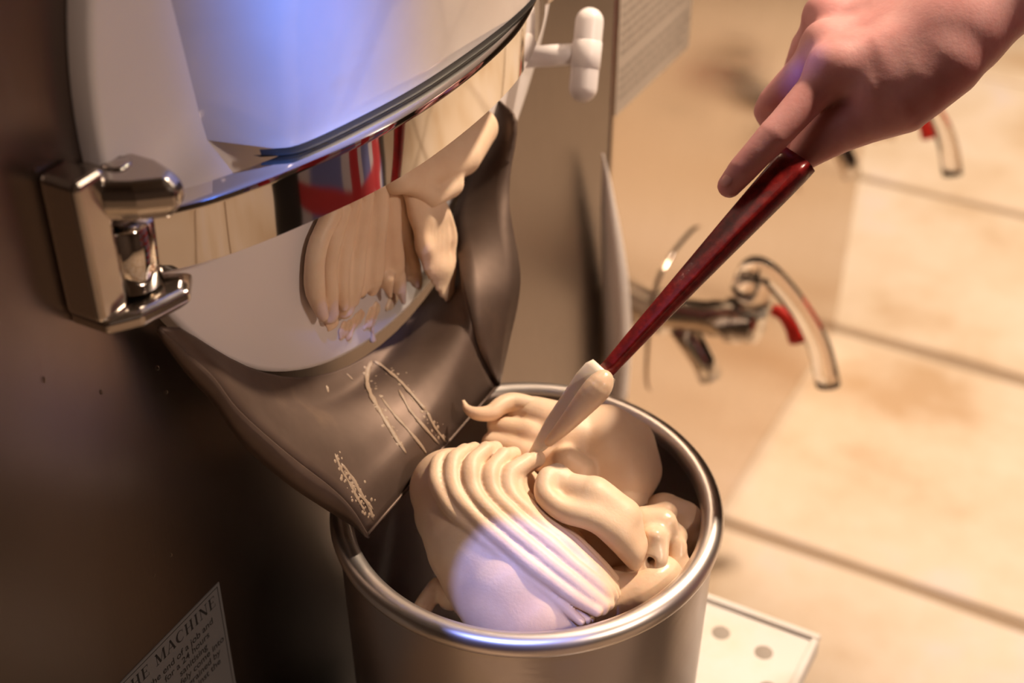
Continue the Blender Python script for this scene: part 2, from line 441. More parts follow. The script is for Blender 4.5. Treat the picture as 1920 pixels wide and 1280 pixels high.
put('hopper_gap_shade', *loft([[(x - .004, y, .2462) for x, y, z in fr_], [(x + .0008, y, .2463) for x, y, z in fr_], [(x + .0012, y, .248) for x, y, z in fr_], [(x + .0004, y, .2505) for x, y, z in fr_]]), 'rubber_and_shade', mach)  # black strip standing in for the shadow in the gap above the clamp

# polished curved clamp across the door, with its hinge and T handle
BP = [(0.017, -0.158), (0.025, -0.1465), (0.0385, -0.126), (0.050, -0.1), (0.0605, -0.069), (0.0705, -0.034), (0.077, 0.009), (0.0783, 0.065), (0.0745, 0.113), (0.067, 0.148), (0.057, 0.18), (0.041, 0.221), (0.021, 0.256)]
bp = catmull(BP, 6)
tg = np.gradient(bp, axis=0); tg /= np.linalg.norm(tg, axis=1)[:, None]; nr = np.stack([tg[:, 1], -tg[:, 0]], 1)
ZT, ZB, TK = 0.246, 0.2105, 0.016
sec = []
for (x, y), (nx, ny) in zip(bp, nr):
    ch = []
    for dn, z in ((0, ZB + .0015), (0, ZB + .0022), (0, ZT - .0042), (0, ZT - .003), (-.0008, ZT - .001), (-.003, ZT), (-.004, ZT), (-TK + .002, ZT), (-TK + .001, ZT), (-TK, ZT - .001), (-TK, ZB + .001), (-TK + .001, ZB), (-.002, ZB)):
        ch.append((x + nx * dn, y + ny * dn, z))
    sec.append(ch)
v, f = loft(sec, True); k = len(sec[0])
f = [q[::-1] for q in f] + [tuple(range(k)), tuple(range(len(v) - k, len(v)))[::-1]]
clamp = put('clamp_arm', v, f, 'chrome', mach); flat_smooth(clamp, 40)
put('hinge_eye', *lathe([(0.0, ZB), (0.0135, ZB), (0.0145, ZB + .001), (0.0145, ZT - .001), (0.0135, ZT), (0.0, ZT)], 0.0135, -0.1615, 32), 'chrome', clamp)
# T handle on the latch end
st = [(0.0179, 0.2374, 0.1683), (0.0376, 0.2437, 0.1716), (0.0574, 0.25, 0.1749)]
put('handle_stem', *tube(st, [0.0073, 0.0076, 0.0073], 20), 'handle_white', clamp)
tb = [(0.0546, 0.2641, 0.2027), (0.0551, 0.2624, 0.2003), (0.0565, 0.2575, 0.1915), (0.0592, 0.2489, 0.1758), (0.0608, 0.2435, 0.1664), (0.0642, 0.2342, 0.151), (0.0651, 0.2318, 0.1474)]
a, b = np.array(tb[0]), np.array(tb[-1]); R0 = 0.0098; ax_ = (b - a) / np.linalg.norm(b - a)
path, rad = [], []
for g in np.linspace(0, math.pi / 2, 7): path.append(a + ax_ * R0 * (1 - math.sin(g)) ); rad.append(max(R0 * math.cos(g), .0003))
path = path[::-1]; rad = rad[::-1]
for g in np.linspace(0, math.pi / 2, 7): path.append(b - ax_ * R0 * (1 - math.sin(g))); rad.append(max(R0 * math.cos(g), .0003))
put('handle_bar', *tube(path, rad, 28, ref=(1, 0, 0)), 'handle_white', clamp)
mid = (a + b) / 2
put('handle_collar', *tube([mid - ax_ * .0095, mid - ax_ * .009, mid + ax_ * .009, mid + ax_ * .0095], [.0098, .0103, .0103, .0098], 28, ref=(1, 0, 0)), 'handle_white', clamp)
lt = box((0.001, 0.247, 0.204), (0.03, 0.285, 0.252)); o = put('latch_block', *lt, 'hinge_steel', mach, False); bevel(o, 0.004, 3)

# hinge bracket, two lugs and the pin
o = put('hinge_bracket', *box((0.0, -0.1945, 0.207), (0.0225, -0.1745, 0.2815)), 'hinge_steel', mach, False); bevel(o, 0.0035, 3)
ul = [(0.0, -0.18), (0.0, -0.167), (0.0145, -0.148), (0.03, -0.146), (0.046, -0.1515), (0.05, -0.161), (0.036, -0.173), (0.022, -0.181)]
def lug(name, pl, z0, z1, slope):
    """lug with a chamfered nose: the lower outline is drawn in towards the pin"""
    n = len(pl); cx, cy = 0.016, -0.163
    r0 = [(cx + (x - cx) * .82, cy + (y - cy) * .82, z0) for x, y in pl]
    r1 = [(x, y, z0 + (z1 - z0) * .35) for x, y in pl]
    r2 = [(x, y, z1 - slope) for x, y in pl]
    r3 = [(cx + (x - cx) * .82, cy + (y - cy) * .82, z1) if x > .015 else (x, cy + (y - cy) * .95, z1) for x, y in pl]
    v, f = loft([r0, r1, r2, r3], True); f = [q[::-1] for q in f]
    f += [tuple(range(n)), tuple(range(3 * n, 4 * n))[::-1]]
    o = put(name, v, f, 'hinge_steel', mach, False); bevel(o, 0.0022, 3, 20); return o
upper = lug('hinge_lug', ul, 0.2545, 0.2755, 0.006)
ll = [(0.0, -0.192), (0.0, -0.170), (0.0145, -0.163), (0.019, -0.144), (0.029, -0.137), (0.0385, -0.151), (0.032, -0.178), (0.022, -0.192)]
lower = lug('hinge_lug', ll, 0.197, 0.2085, 0.002)
put('hinge_pin', *lathe([(0.0, 0.2768), (0.0058, 0.2768), (0.0068, 0.2758), (0.0068, 0.262), (0.0, 0.262)], 0.0165, -0.1615, 28), 'hinge_steel', mach)

# chute: trough between a left edge and a right crease, with two side walls
LE = catmull([(0.018, -0.1537, 0.1807), (0.024, -0.1459, 0.1637), (0.032, -0.1363, 0.1432), (0.04, -0.1287, 0.1181), (0.055, -0.1118, 0.0821), (0.068, -0.0937, 0.0493), (0.077, -0.0875, 0.032), (0.084, -0.0835, 0.0118)], 4)
RE = catmull([(0.016, 0.1978, 0.1414), (0.018, 0.1636, 0.1188), (0.024, 0.1234, 0.0987), (0.04, 0.101, 0.0914), (0.056, 0.0798, 0.0836), (0.067, 0.0683, 0.0712), (0.076, 0.0635, 0.0479), (0.0835, 0.0744, 0.0134)], 4)
def door_arc(p):
    return math.atan2(p[2] - DC[1], p[1] - DC[0])
A0, A1 = door_arc(LE[0]), door_arc(RE[0])
rows = []
for i in range(len(LE)):
    t_ = i / (len(LE) - 1); r = []
    for u in np.linspace(0, 1, 25):
        g = A0 + (A1 - A0) * u
        arc_p = np.array((0.017, DC[0] + (DR + .005) * math.cos(g), DC[1] + (DR + .005) * math.sin(g)))
        sag = (arc_p - (LE[0] * (1 - u) + RE[0] * u)) * (1 - t_) ** 1.25 * math.sin(math.pi * u) ** .25
        r.append(LE[i] * (1 - u) + RE[i] * u + sag)
    rows.append(r)
v, f = loft(rows)
chute = put('chute', v, f, 'chute_steel', mach); thicken(chute, 0.0016, 1)
BE = catmull([(0.0303, 0.178, 0.1641), (0.0485, 0.168, 0.1572), (0.053, 0.15, 0.1264), (0.061, 0.135, 0.1079), (0.077, 0.117, 0.0811), (0.0823, 0.105, 0.0646), (0.0826, 0.091, 0.0391), (0.082, 0.0785, 0.0119)], 4)
put('chute_wall', *loft([[p * (1 - t) + q * t for t in np.linspace(0, 1, 5)] for p, q in zip(RE, BE)]), 'chute_steel', chute)
thicken(bpy.data.objects['chute_wall'], 0.0016)
BL = [p + np.array((-0.003 * (1 - i / len(LE)), 0.002, -0.004 - 0.022 * math.sin(math.pi * i / (len(LE) - 1)) ** .8)) for i, p in enumerate(LE)]
thicken(put('chute_wall', *loft([LE, [p * .5 + q * .5 + np.array((0, -.001, 0)) for p, q in zip(LE, BL)], BL]), 'chute_steel', chute), 0.0014)
put('chute_lip', *tube([LE[-1] + (RE[-1] - LE[-1]) * t for t in np.linspace(0, 1, 8)], 0.0011, 8), 'chute_steel', chute)

# shelf under the bucket
shelf = put('bucket_shelf', *box((0.075, -0.1, -0.272), (0.294, 0.215, -0.253)), 'tray', mach, False); bevel(shelf, 0.004, 3)
bevel(put('reflection_block', *box((0.0, -0.11, -0.4), (0.27, 0.2, -0.2905)), 'rubber_and_shade', shelf, False), .004)  # added dark block, unseen; hides the lit floor from the panel's reflection
for y_ in (-0.07, 0.13): bevel(put('shelf_arm', *box((0.0, y_, -0.29), (0.2, y_ + .03, -0.2722)), 'hinge_steel', shelf, False), .002)
for nm, lo, hi in (('shelf_rim', (0.075, 0.209, -0.2535), (0.294, 0.215, -0.249)), ('shelf_rim', (0.288, -0.1, -0.2535), (0.294, 0.2088, -0.249)), ('shelf_rim', (0.075, -0.1, -0.2535), (0.2878, -0.094, -0.249))):
    bevel(put(nm, *box(lo, hi), 'tray', shelf, False), 0.0015, 2)
for px in [(0.2597, 0.1794, -0.2525), (0.223, 0.1829, -0.2525), (0.2751, 0.1466, -0.2525)]:
    put('drain_hole', *lathe([(0.0, -0.2527), (0.0065, -0.2527), (0.0075, -0.2531)], px[0], px[1], 20), 'hole', shelf)

# printed label on the front panel
lab = put('instruction_label', *box((0.0, -0.35, -0.24), (0.0006, -0.124, -0.0315)), 'label_near', mach, False)
put('label_border', *merge(box((0.0006, -0.348, -0.0338), (0.0007, -0.1262, -0.0333)), box((0.0006, -0.1266, -0.238), (0.0007, -0.1261, -0.0333))), 'ink', lab, False)
def bar(x0, y0, x1, y1, wd):
    dx, dy = x1 - x0, y1 - y0; l = math.hypot(dx, dy); nx, ny = -dy / l * wd / 2, dx / l * wd / 2
    return [(x0 + nx, y0 + ny), (x1 + nx, y1 + ny), (x1 - nx, y1 - ny), (x0 - nx, y0 - ny)]
def arc(cx, cy, rx, ry, a0, a1, t0, t1, n=12):
    o = []
    for i in range(n):
        p = []
        for a, s in ((i, 1), (i + 1, 1), (i + 1, -1), (i, -1)):
            u = a / n; g = math.radians(a0 + (a1 - a0) * u); th = (t0 + (t1 - t0) * math.sin(math.pi * u)) / 2 * s
            p.append((cx + (rx + th) * math.cos(g), cy + (ry + th * .6) * math.sin(g)))
        o.append(p)
    return o
tk, tn, sf = .17, .05, .05
GL = {
 'G': (.85, arc(.45, .5, .36, .47, 40, 320, .04, .2, 18) + [bar(.72, .42, .72, .1, .15), bar(.55, .42, .86, .42, sf), bar(.73, .65, .73, .95, .03)]),
 'T': (.8, [bar(.4, 0, .4, 1, tk), bar(.02, .975, .78, .975, sf), bar(.22, .025, .58, .025, sf), bar(.04, .78, .04, 1, .04), bar(.76, .78, .76, 1, .04)]),
 'H': (.95, [bar(.2, 0, .2, 1, tk), bar(.74, 0, .74, 1, tk), bar(.2, .5, .74, .5, tn)] + [bar(x - .16, y, x + .16, y, sf) for x in (.2, .74) for y in (.025, .975)]),
 'E': (.8, [bar(.2, 0, .2, 1, tk), bar(.04, .975, .7, .975, sf), bar(.04, .025, .72, .025, sf), bar(.2, .51, .55, .51, tn), bar(.68, .78, .68, 1, .04), bar(.7, 0, .7, .24, .04), bar(.54, .4, .54, .62, .04)]),
 'M': (1.1, [bar(.16, 0, .16, 1, tn), bar(.94, 0, .94, 1, tk), bar(.16, 1, .52, .05, tk), bar(.52, .05, .9, 1, tn), bar(.02, .025, .3, .025, sf), bar(.78, .025, 1.08, .025, sf), bar(.02, .975, .24, .975, sf), bar(.86, .975, 1.08, .975, sf)]),
 'A': (.95, [bar(.12, 0, .46, 1, tn), bar(.46, 1, .82, 0, tk), bar(.22, .34, .68, .34, tn), bar(0, .025, .26, .025, sf), bar(.64, .025, .95, .025, sf)]),
 'C': (.85, arc(.45, .5, .36, .47, 45, 315, .04, .2, 18) + [bar(.74, .65, .74, .95, .03), bar(.72, .1, .72, .25, .03)]),
 'I': (.48, [bar(.24, 0, .24, 1, tk), bar(.06, .025, .42, .025, sf), bar(.06, .975, .42, .975, sf)]),
 'N': (.95, [bar(.16, 0, .16, 1, tn), bar(.78, 0, .78, 1, tn), bar(.16, .98, .78, .02, tk), bar(.02, .025, .3, .025, sf), bar(.02, .975, .2, .975, sf), bar(.64, .975, .94, .975, sf)]),
}
def serif_line(text, y_end, z, cap, gap=.1):
    wid = sum((GL[c][0] + gap) if c != ' ' else .55 for c in text) * cap * .95
    y = y_end - wid; v = []; f = []
    for c in text:
        if c == ' ': y += .55 * cap * .95; continue
        for q in GL[c][1]:
            o_ = len(v); v += [(0.0007, y + a * cap * .95, z + b * cap) for a, b in q]; f.append(tuple(range(o_, o_ + 4)))
        y += (GL[c][0] + gap) * cap * .95
    return v, f
v, f = serif_line('G THE MACHINE', -0.1288, -0.0458, 0.0088)
put('lettering', v, f, 'ink', lab, False)
def text_mesh(body, size, align='RIGHT'):
    cu = bpy.data.curves.new('tmp_text', 'FONT'); cu.body = body; cu.size = size; cu.align_x = align; cu.offset = size * .012
    o_ = bpy.data.objects.new('tmp_text', cu); COL.objects.link(o_)
    me = bpy.data.meshes.new_from_object(o_.evaluated_get(bpy.context.evaluated_depsgraph_get()))
    vv = [tuple(p.co) for p in me.vertices]; ff = [tuple(p.vertices) for p in me.polygons]
    bpy.data.objects.remove(o_); bpy.data.curves.remove(cu); bpy.data.meshes.remove(me)
    return vv, ff
vs = []
for i, (tx, ye) in enumerate((('the end of a job and', -.1345), ('for a 24 hours', -.1395), ('sanitising', -.143), ('safely come into', -.128), ('ingrained by', -.133), ('against the', -.134))):
    vv, ff = text_mesh(tx, .0072); z = -.0565 - i * .0072
    vs.append(([(0.0007, ye + p[0], z + p[1]) for p in vv], ff))
put('lettering', *merge(*vs), 'ink', lab, False)

# water drops on the front panel
for i, (px, r) in enumerate([((0, -0.1832, 0.153), 0.0011), ((0, -0.1426, 0.1413), 0.0014), ((0, -0.2157, 0.1823), 0.0013), ((0, -0.1392, 0.1231), 0.0011), ((0, -0.1612, 0.1817), 0.001), ((0, -0.1579, 0.0196), 0.0012), ((0, -0.1733, 0.0171), 0.0014), ((0, -0.1652, 0.1384), 0.0009), ((0, -0.2133, 0.1257), 0.001)]):
    v = []; f = []; n = 10
    for j in range(5):
        g = math.pi / 2 * j / 4
        for k in range(n):
            a = 2 * math.pi * k / n
            v.append((px[0] + r * .7 * math.sin(g), px[1] + r * math.cos(g) * math.cos(a), px[2] + r * 1.3 * math.cos(g) * math.sin(a)))
    for j in range(4):
        for k in range(n): f.append((j * n + k, j * n + (k + 1) % n, (j + 1) * n + (k + 1) % n, (j + 1) * n + k))
    tag(put('water_drop', v, f, 'water', None, True, px), 'tiny water drop clinging to the dark steel front panel', 'water drop', 'water drops on the dark panel')

# ------------------------------------------------------------------ cabinet with taps further along
cab = thing('tap_cabinet', 'tan reflecting steel cabinet with two clear-handled taps behind the bucket', 'cabinet', (-0.35, 0.9, FZ))
o = put('body', *box((-0.7, 0.432, FZ + 0.012), (0.0, 1.385, 1.0)), 'cabinet', cab, False); bevel(o, 0.006, 3)
put('plinth', *box((-0.68, 0.44, FZ), (-0.012, 1.375, FZ + 0.02)), 'rubber_and_shade', cab, False)
fl = put('notice_label', *box((0.0, 0.437, 0.03), (0.0006, 0.601, 0.26)), 'label_far', cab, False)
vs = []; random.seed(3)
for i in range(26):
    z = 0.254 - i * .0083; y = 0.443
    if i in (6, 13, 21): continue
    while y < 0.594 - random.random() * .02:
        l_ = random.uniform(.006, .02); vs.append(box((0.0006, y, z - .0042), (0.0008, min(y + l_, .597), z))); y += l_ + .003
put('print_rows', *merge(*vs), 'ink_grey', fl, False)

LEVER = [(0.0903, 0.565, -0.1977), (0.0985, 0.565, -0.1683), (0.1138, 0.565, -0.1679), (0.1365, 0.565, -0.1857), (0.1577, 0.565, -0.209), (0.1756, 0.565, -0.2382), (0.1889, 0.565, -0.2776)]
def tap(dy):
    D_ = np.array((0, dy, 0))
    r0 = np.array((0, 0.5698, -0.2528)) + D_; r1 = np.array((0.1114, 0.565, -0.2281)) + D_
    sh = lambda L_: [np.array(p) + D_ for p in L_]
    ax = (r1 - r0) / np.linalg.norm(r1 - r0); ln = np.linalg.norm(r1 - r0)
    q = lambda t: r0 + ax * ln * t
    body = put('tap', *tube([q(0), q(.08), q(.081), q(.5), q(.55), q(.7), q(.71), q(.8), q(.81), q(.97), q(1.0)], [.024, .024, .017, .017, .019, .019, .0235, .0235, .021, .021, .016], 24), 'tap_steel', cab)
    flat_smooth(body, 45)
    sp = sh([(0.0299, 0.565, -0.2589), (0.0443, 0.565, -0.2764), (0.0563, 0.565, -0.2927), (0.0663, 0.565, -0.312)])
    put('spout', *tube(sp, [.0135, .0135, .0125, .0125], 18, ref=(0, 1, 0)), 'tap_steel', body)
    lv = catmull(sh(LEVER), 5); rr = np.interp(np.linspace(0, 1, len(lv)), [0, .1, .3, .6, 1], [.0125, .0135, .0125, .0115, .013])
    v, f = tube(lv, rr, 18, ref=(0, 1, 0), flat=.75); put('lever', v, f, 'acrylic', body)
    kn = sh([(0.101, 0.565, -0.2147), (0.1015, 0.565, -0.1923), (0.1026, 0.565, -0.1763)]); put('lever_cap', *tube(kn, [.018, .018, .015], 18, ref=(0, 1, 0)), 'acrylic', body)
    rd = catmull(sh([(0.1225, 0.565, -0.2077), (0.1349, 0.565, -0.2101), (0.1455, 0.565, -0.2207), (0.1527, 0.565, -0.235)]), 4)
    put('red_insert', *tube(rd, np.interp(np.linspace(0, 1, len(rd)), [0, .5, 1], [.006, .0085, .0105]), 12, ref=(0, 1, 0), flat=.8), 'tap_red', body)
    # oval back plate
    pl = []
    c_ = r0 + np.array((0, .055, -.03))
    for i in range(40):
        g = 2 * math.pi * i / 40; cs, sn = math.cos(g), math.sin(g)
        pl.append((c_[1] + .075 * math.copysign(abs(cs) ** .6, cs), c_[2] + .085 * math.copysign(abs(sn) ** .6, sn)))
    o = put('back_plate', *prism(pl, 'x', 0.0, 0.0025), 'cabinet', body, False); bevel(o, .001, 2)
tap(0.0)
tap(0.4884)

# white pointed strip between the two machines
WS = [(0.014, 0.3843, 0.0226), (0.014, 0.3928, -0.0027), (0.014, 0.3998, -0.0322), (0.014, 0.4116, -0.0762), (0.014, 0.4228, -0.122), (0.014, 0.4322, -0.1688), (0.014, 0.4374, -0.209), (0.014, 0.4396, -0.2421), (0.014, 0.4401, -0.2718)]
wid = [.0006, .004, .0075, .0115, .0145, .016, .0165, .0155, .0145]
cw = catmull([(*p, r) for p, r in zip(WS, wid)], 4)
v, f = tube(cw[:, :3], cw[:, 3], 20, ref=(1, 0, 0), flat=.75)
tag(put('plastic_strip', v, f, 'handle_white', None, True, (0.004, WS[-1][1], WS[-1][2])), 'white plastic strip tapering to a point between the two machines', 'strip')

# ------------------------------------------------------------------ bucket
BXc = 0.145
bk = thing('steel_bucket', 'round steel bucket with a rolled rim catching the ice cream', 'bucket', (BXc, 0, -0.253))
prof = [(0.0, -0.2515), (0.1075, -0.2515), (0.112, -0.247), (0.1165, -0.012), (0.1165, -0.008), (0.1145, -0.006), (0.1145, -0.012), (0.1098, -0.245), (0.106, -0.2485), (0.0, -0.2485)]
o = put('wall', *lathe(prof, BXc, 0, 128), 'bucket_steel', bk); flat_smooth(o, 50)
o = put('rim', *lathe([(0.1138 + .0072 * math.cos(g), -0.007 + .0075 * math.sin(g)) for g in np.linspace(0, 2 * math.pi, 15)[:-1]], BXc, 0, 160, True), 'rim_steel', bk)

# ------------------------------------------------------------------ ice cream in the bucket
ice = thing('ice_cream', 'pale coffee ice cream heaped in folds inside the steel bucket', 'ice cream', (BXc, 0, -0.1))
LO, HI = (0.02, -0.125, -0.12), (0.27, 0.125, 0.085)
def clip_bucket(F_):
    g = [F_.lo[a] + F_.h * np.arange(F_.n[a]) for a in range(3)]
    x, y, z = np.meshgrid(*g, indexing='ij', sparse=True)
    cyl = np.sqrt((x - BXc) ** 2 + y ** 2) - np.where(z < 0.002, 0.108, 0.135)
    F_.D = np.maximum(F_.D, cyl)
def cream(name, m, lo, hi, h, build, wob=(0.0006, 160), seed=1):
    F_ = Field(lo, hi, h); build(F_)
    if wob: F_.wobble(*wob, seed)
    clip_bucket(F_); v, f = F_.mesh(); return put(name, v, f, m, ice)

def folded(F_):
    # smooth face on the left
    F_.chain([(0.1088, -0.0283, 0.013, 0.0255), (0.1198, -0.0348, 0.0048, 0.029), (0.1384, -0.0441, -0.0053, 0.0335), (0.1602, -0.051, -0.0178, 0.0375), (0.1781, -0.0545, -0.0305, 0.039)], .012)
    # filling behind the ridges
    F_.chain([(0.1258, -0.0044, 0.0072, 0.021), (0.1504, -0.0123, -0.0067, 0.025), (0.1767, -0.0171, -0.0196, 0.024), (0.1899, -0.025, -0.0312, 0.023)], .012)
    R_ = [[(0.1041, -0.0255, 0.0351, 0.005), (0.1037, -0.036, 0.0362, 0.0054), (0.1118, -0.0486, 0.0325, 0.0053), (0.1265, -0.0569, 0.0263, 0.0048), (0.1489, -0.0622, 0.0188, 0.0044), (0.1752, -0.066, 0.0088, 0.004), (0.2015, -0.0671, -0.0031, 0.0036), (0.2153, -0.0675, -0.011, 0.0032)],
          [(0.1124, -0.0181, 0.0371, 0.0054), (0.1121, -0.0315, 0.0379, 0.0059), (0.1199, -0.0451, 0.0332, 0.0058), (0.1347, -0.0536, 0.0284, 0.0054), (0.1575, -0.0589, 0.0207, 0.0052), (0.1835, -0.0623, 0.0112, 0.005), (0.2074, -0.0623, 0.0006, 0.0048), (0.2208, -0.0597, -0.0068, 0.0042)],
          [(0.1233, -0.0114, 0.0381, 0.0054), (0.1221, -0.0262, 0.0379, 0.0061), (0.1295, -0.04, 0.0332, 0.006), (0.1443, -0.0481, 0.0289, 0.0058), (0.1662, -0.0524, 0.0212, 0.0056), (0.1919, -0.0554, 0.0108, 0.0054), (0.212, -0.0559, 0.0004, 0.0051), (0.2226, -0.0536, -0.0072, 0.004)],
          [(0.1335, -0.008, 0.0355, 0.0053), (0.1332, -0.0227, 0.0348, 0.0061), (0.1411, -0.0358, 0.0307, 0.006), (0.1579, -0.0422, 0.0255, 0.0056), (0.1803, -0.045, 0.0176, 0.0054), (0.2022, -0.0472, 0.0072, 0.0053), (0.2168, -0.0468, -0.002, 0.0048), (0.2225, -0.0462, -0.0084, 0.0036)],
          [(0.147, -0.0029, 0.0329, 0.0056), (0.1429, -0.0188, 0.0316, 0.0066), (0.1509, -0.0305, 0.0273, 0.0066), (0.1681, -0.035, 0.0207, 0.0059), (0.1904, -0.0374, 0.0116, 0.0056), (0.2087, -0.0394, 0.0022, 0.005), (0.219, -0.0388, -0.0073, 0.0037)]]
    vd = np.array(fwd); rt = np.array((math.cos(AZ), math.sin(AZ), 0))
    for i, r in enumerate(R_):
        n = len(r); lip, mid_, back = [], [], []
        for k, p in enumerate(r):
            t = k / (n - 1); q = np.array(p[:3]) - vd * .0016 * i * (1 - t)       # each pleat laps over the one to its left
            lip.append((*q, p[3] * .92)); mid_.append((*(q + rt * .0035 + vd * .0045), p[3] * .85)); back.append((*(q + rt * .0055 + vd * .011), p[3] * .9))
        F_.chain(back, .0008, n=3); F_.chain(mid_, .0008, n=3); F_.chain(lip, .001, n=4)
cream('folded_ribbon', 'cream', (0.05, -0.12, -0.09), (0.25, 0.06, 0.085), 0.0012, folded, (0.0004, 220))

def lobe(F_):
    F_.chain([(0.1675, -0.0052, 0.0338, 0.0055), (0.1652, -0.0139, 0.0349, 0.0062), (0.1689, -0.0232, 0.0313, 0.0066), (0.1808, -0.0259, 0.0269, 0.0072), (0.1971, -0.0224, 0.024, 0.0078), (0.2118, -0.0198, 0.0174, 0.0078), (0.2222, -0.0191, 0.0063, 0.0065), (0.2261, -0.019, -0.0031, 0.004)], .003, n=5)
    F_.chain([(0.1755, -0.0084, 0.0279, 0.0085), (0.1925, -0.0073, 0.025, 0.0135), (0.2088, -0.0073, 0.016, 0.0145), (0.2191, -0.0104, 0.0036, 0.0105)], .007)
    F_.chain([(0.1869, -0.0056, -0.0071, 0.012), (0.2033, -0.0057, -0.018, 0.0145), (0.2132, -0.0075, -0.0234, 0.011)], .003)
cream('curled_lobe', 'cream', (0.12, -0.09, -0.06), (0.26, 0.06, 0.07), 0.0013, lobe, (0.0005, 200), 2)

def back(F_):
    F_.chain([(0.1561, 0.0409, 0.0156, 0.022), (0.1707, 0.0498, 0.0083, 0.028), (0.1826, 0.0448, -0.0007, 0.027), (0.1903, 0.033, -0.0082, 0.02)], .012)
    F_.chain([(0.1705, 0.0608, 0.0219, 0.012), (0.1851, 0.0663, 0.0105, 0.014), (0.1957, 0.0609, -0.0032, 0.012)], .01)
    F_.chain([(0.111, 0.044, 0.0233, 0.0075), (0.1244, 0.0476, 0.0241, 0.011), (0.1421, 0.05, 0.0222, 0.014), (0.1591, 0.0536, 0.0205, 0.015)], .006)
    F_.chain([(0.1068, 0.0304, 0.0214, 0.006), (0.1269, 0.0321, 0.0205, 0.0085), (0.1472, 0.0327, 0.0181, 0.01)], .003)
    F_.chain([(0.1087, 0.0214, 0.0143, 0.006), (0.1226, 0.0223, 0.0148, 0.008), (0.1419, 0.0213, 0.0145, 0.009), (0.1594, 0.0194, 0.0178, 0.011), (0.1685, 0.0161, 0.0112, 0.013)], .003)
    F_.chain([(0.1632, 0.0149, 0.0269, 0.009), (0.1715, 0.0168, 0.0204, 0.01), (0.1736, 0.0094, 0.0099, 0.011)], .005)
cream('back_mound', 'cream', (0.05, -0.06, -0.09), (0.26, 0.115, 0.075), 0.0014, back, (0.0005, 180), 3)

def curl(F_):
    F_.chain([(0.0872, 0.0241, 0.0368, 0.0012), (0.0914, 0.0214, 0.0343, 0.0026), (0.098, 0.0212, 0.0331, 0.0042), (0.105, 0.027, 0.0321, 0.0052), (0.1077, 0.036, 0.0328, 0.0058), (0.1118, 0.044, 0.0314, 0.0062), (0.124, 0.0483, 0.0286, 0.0068), (0.1384, 0.0498, 0.0261, 0.007)], .002, n=4)
cream('curl_tail', 'cream', (0.06, -0.03, -0.03), (0.21, 0.115, 0.07), 0.0011, curl, None)

def chunk(F_):
    F_.chain([(0.2174, 0.011, 0.0036, 0.009), (0.2265, 0.0146, 0.0003, 0.011), (0.2351, 0.0175, -0.007, 0.009)], .003)
    F_.chain([(0.2296, 0.0018, 0.0014, 0.009), (0.2328, -0.006, -0.0069, 0.0085)], .003)
    F_.chain([(0.2314, 0.0198, -0.0018, 0.0055), (0.2402, 0.0121, -0.0067, 0.0055), (0.2441, 0.0025, -0.0142, 0.006)], .002)
    F_.chain([(0.2178, 0.0184, 0.0021, 0.006), (0.225, 0.0263, 0.0002, 0.007)], .002)
    F_.chain([(0.2464, 0.0033, -0.0182, 0.008), (0.2408, -0.0115, -0.0189, 0.01), (0.2283, -0.0145, -0.0178, 0.011)], .004)
    F_.cone((0.2352, -0.0175, -0.002), (0.2305, -0.0039, -0.0063), .0035, .0035, .002, True)
    F_.cone((0.2265, -0.0111, 0.0116), (0.2217, 0.0047, -0.0036), .0022, .0022, .002, True)
cream('broken_chunk', 'cream_wet', (0.14, -0.08, -0.07), (0.27, 0.07, 0.05), 0.0011, chunk, (0.0009, 260), 4)

def side(F_):
    F_.chain([(0.2193, 0.042, -0.0163, 0.014), (0.2306, 0.0412, -0.0196, 0.016), (0.2397, 0.0372, -0.0235, 0.011)], .006)
cream('side_lobe', 'cream', (0.14, -0.05, -0.09), (0.27, 0.1, 0.05), 0.0014, side, (0.0005, 180), 5)

def melt(F_):
    F_.ell((0.185, 0.0, -0.09), (0.075, 0.095, 0.05), .004)
    F_.chain([(0.2144, -0.0361, -0.025, 0.014), (0.2292, -0.0235, -0.0226, 0.015), (0.2401, -0.0057, -0.02, 0.014)], .008)
    F_.chain([(0.2148, -0.0227, -0.0191, 0.007), (0.2202, -0.0157, -0.0174, 0.006)], .003)
    F_.chain([(0.1104, -0.0684, -0.051, 0.004), (0.1114, -0.0525, -0.0441, 0.004), (0.1222, -0.0561, -0.0471, 0.008)], .003)
cream('melted_base', 'cream_wet', (0.02, -0.12, -0.15), (0.27, 0.125, 0.02), 0.0018, melt, (0.0013, 130), 6)

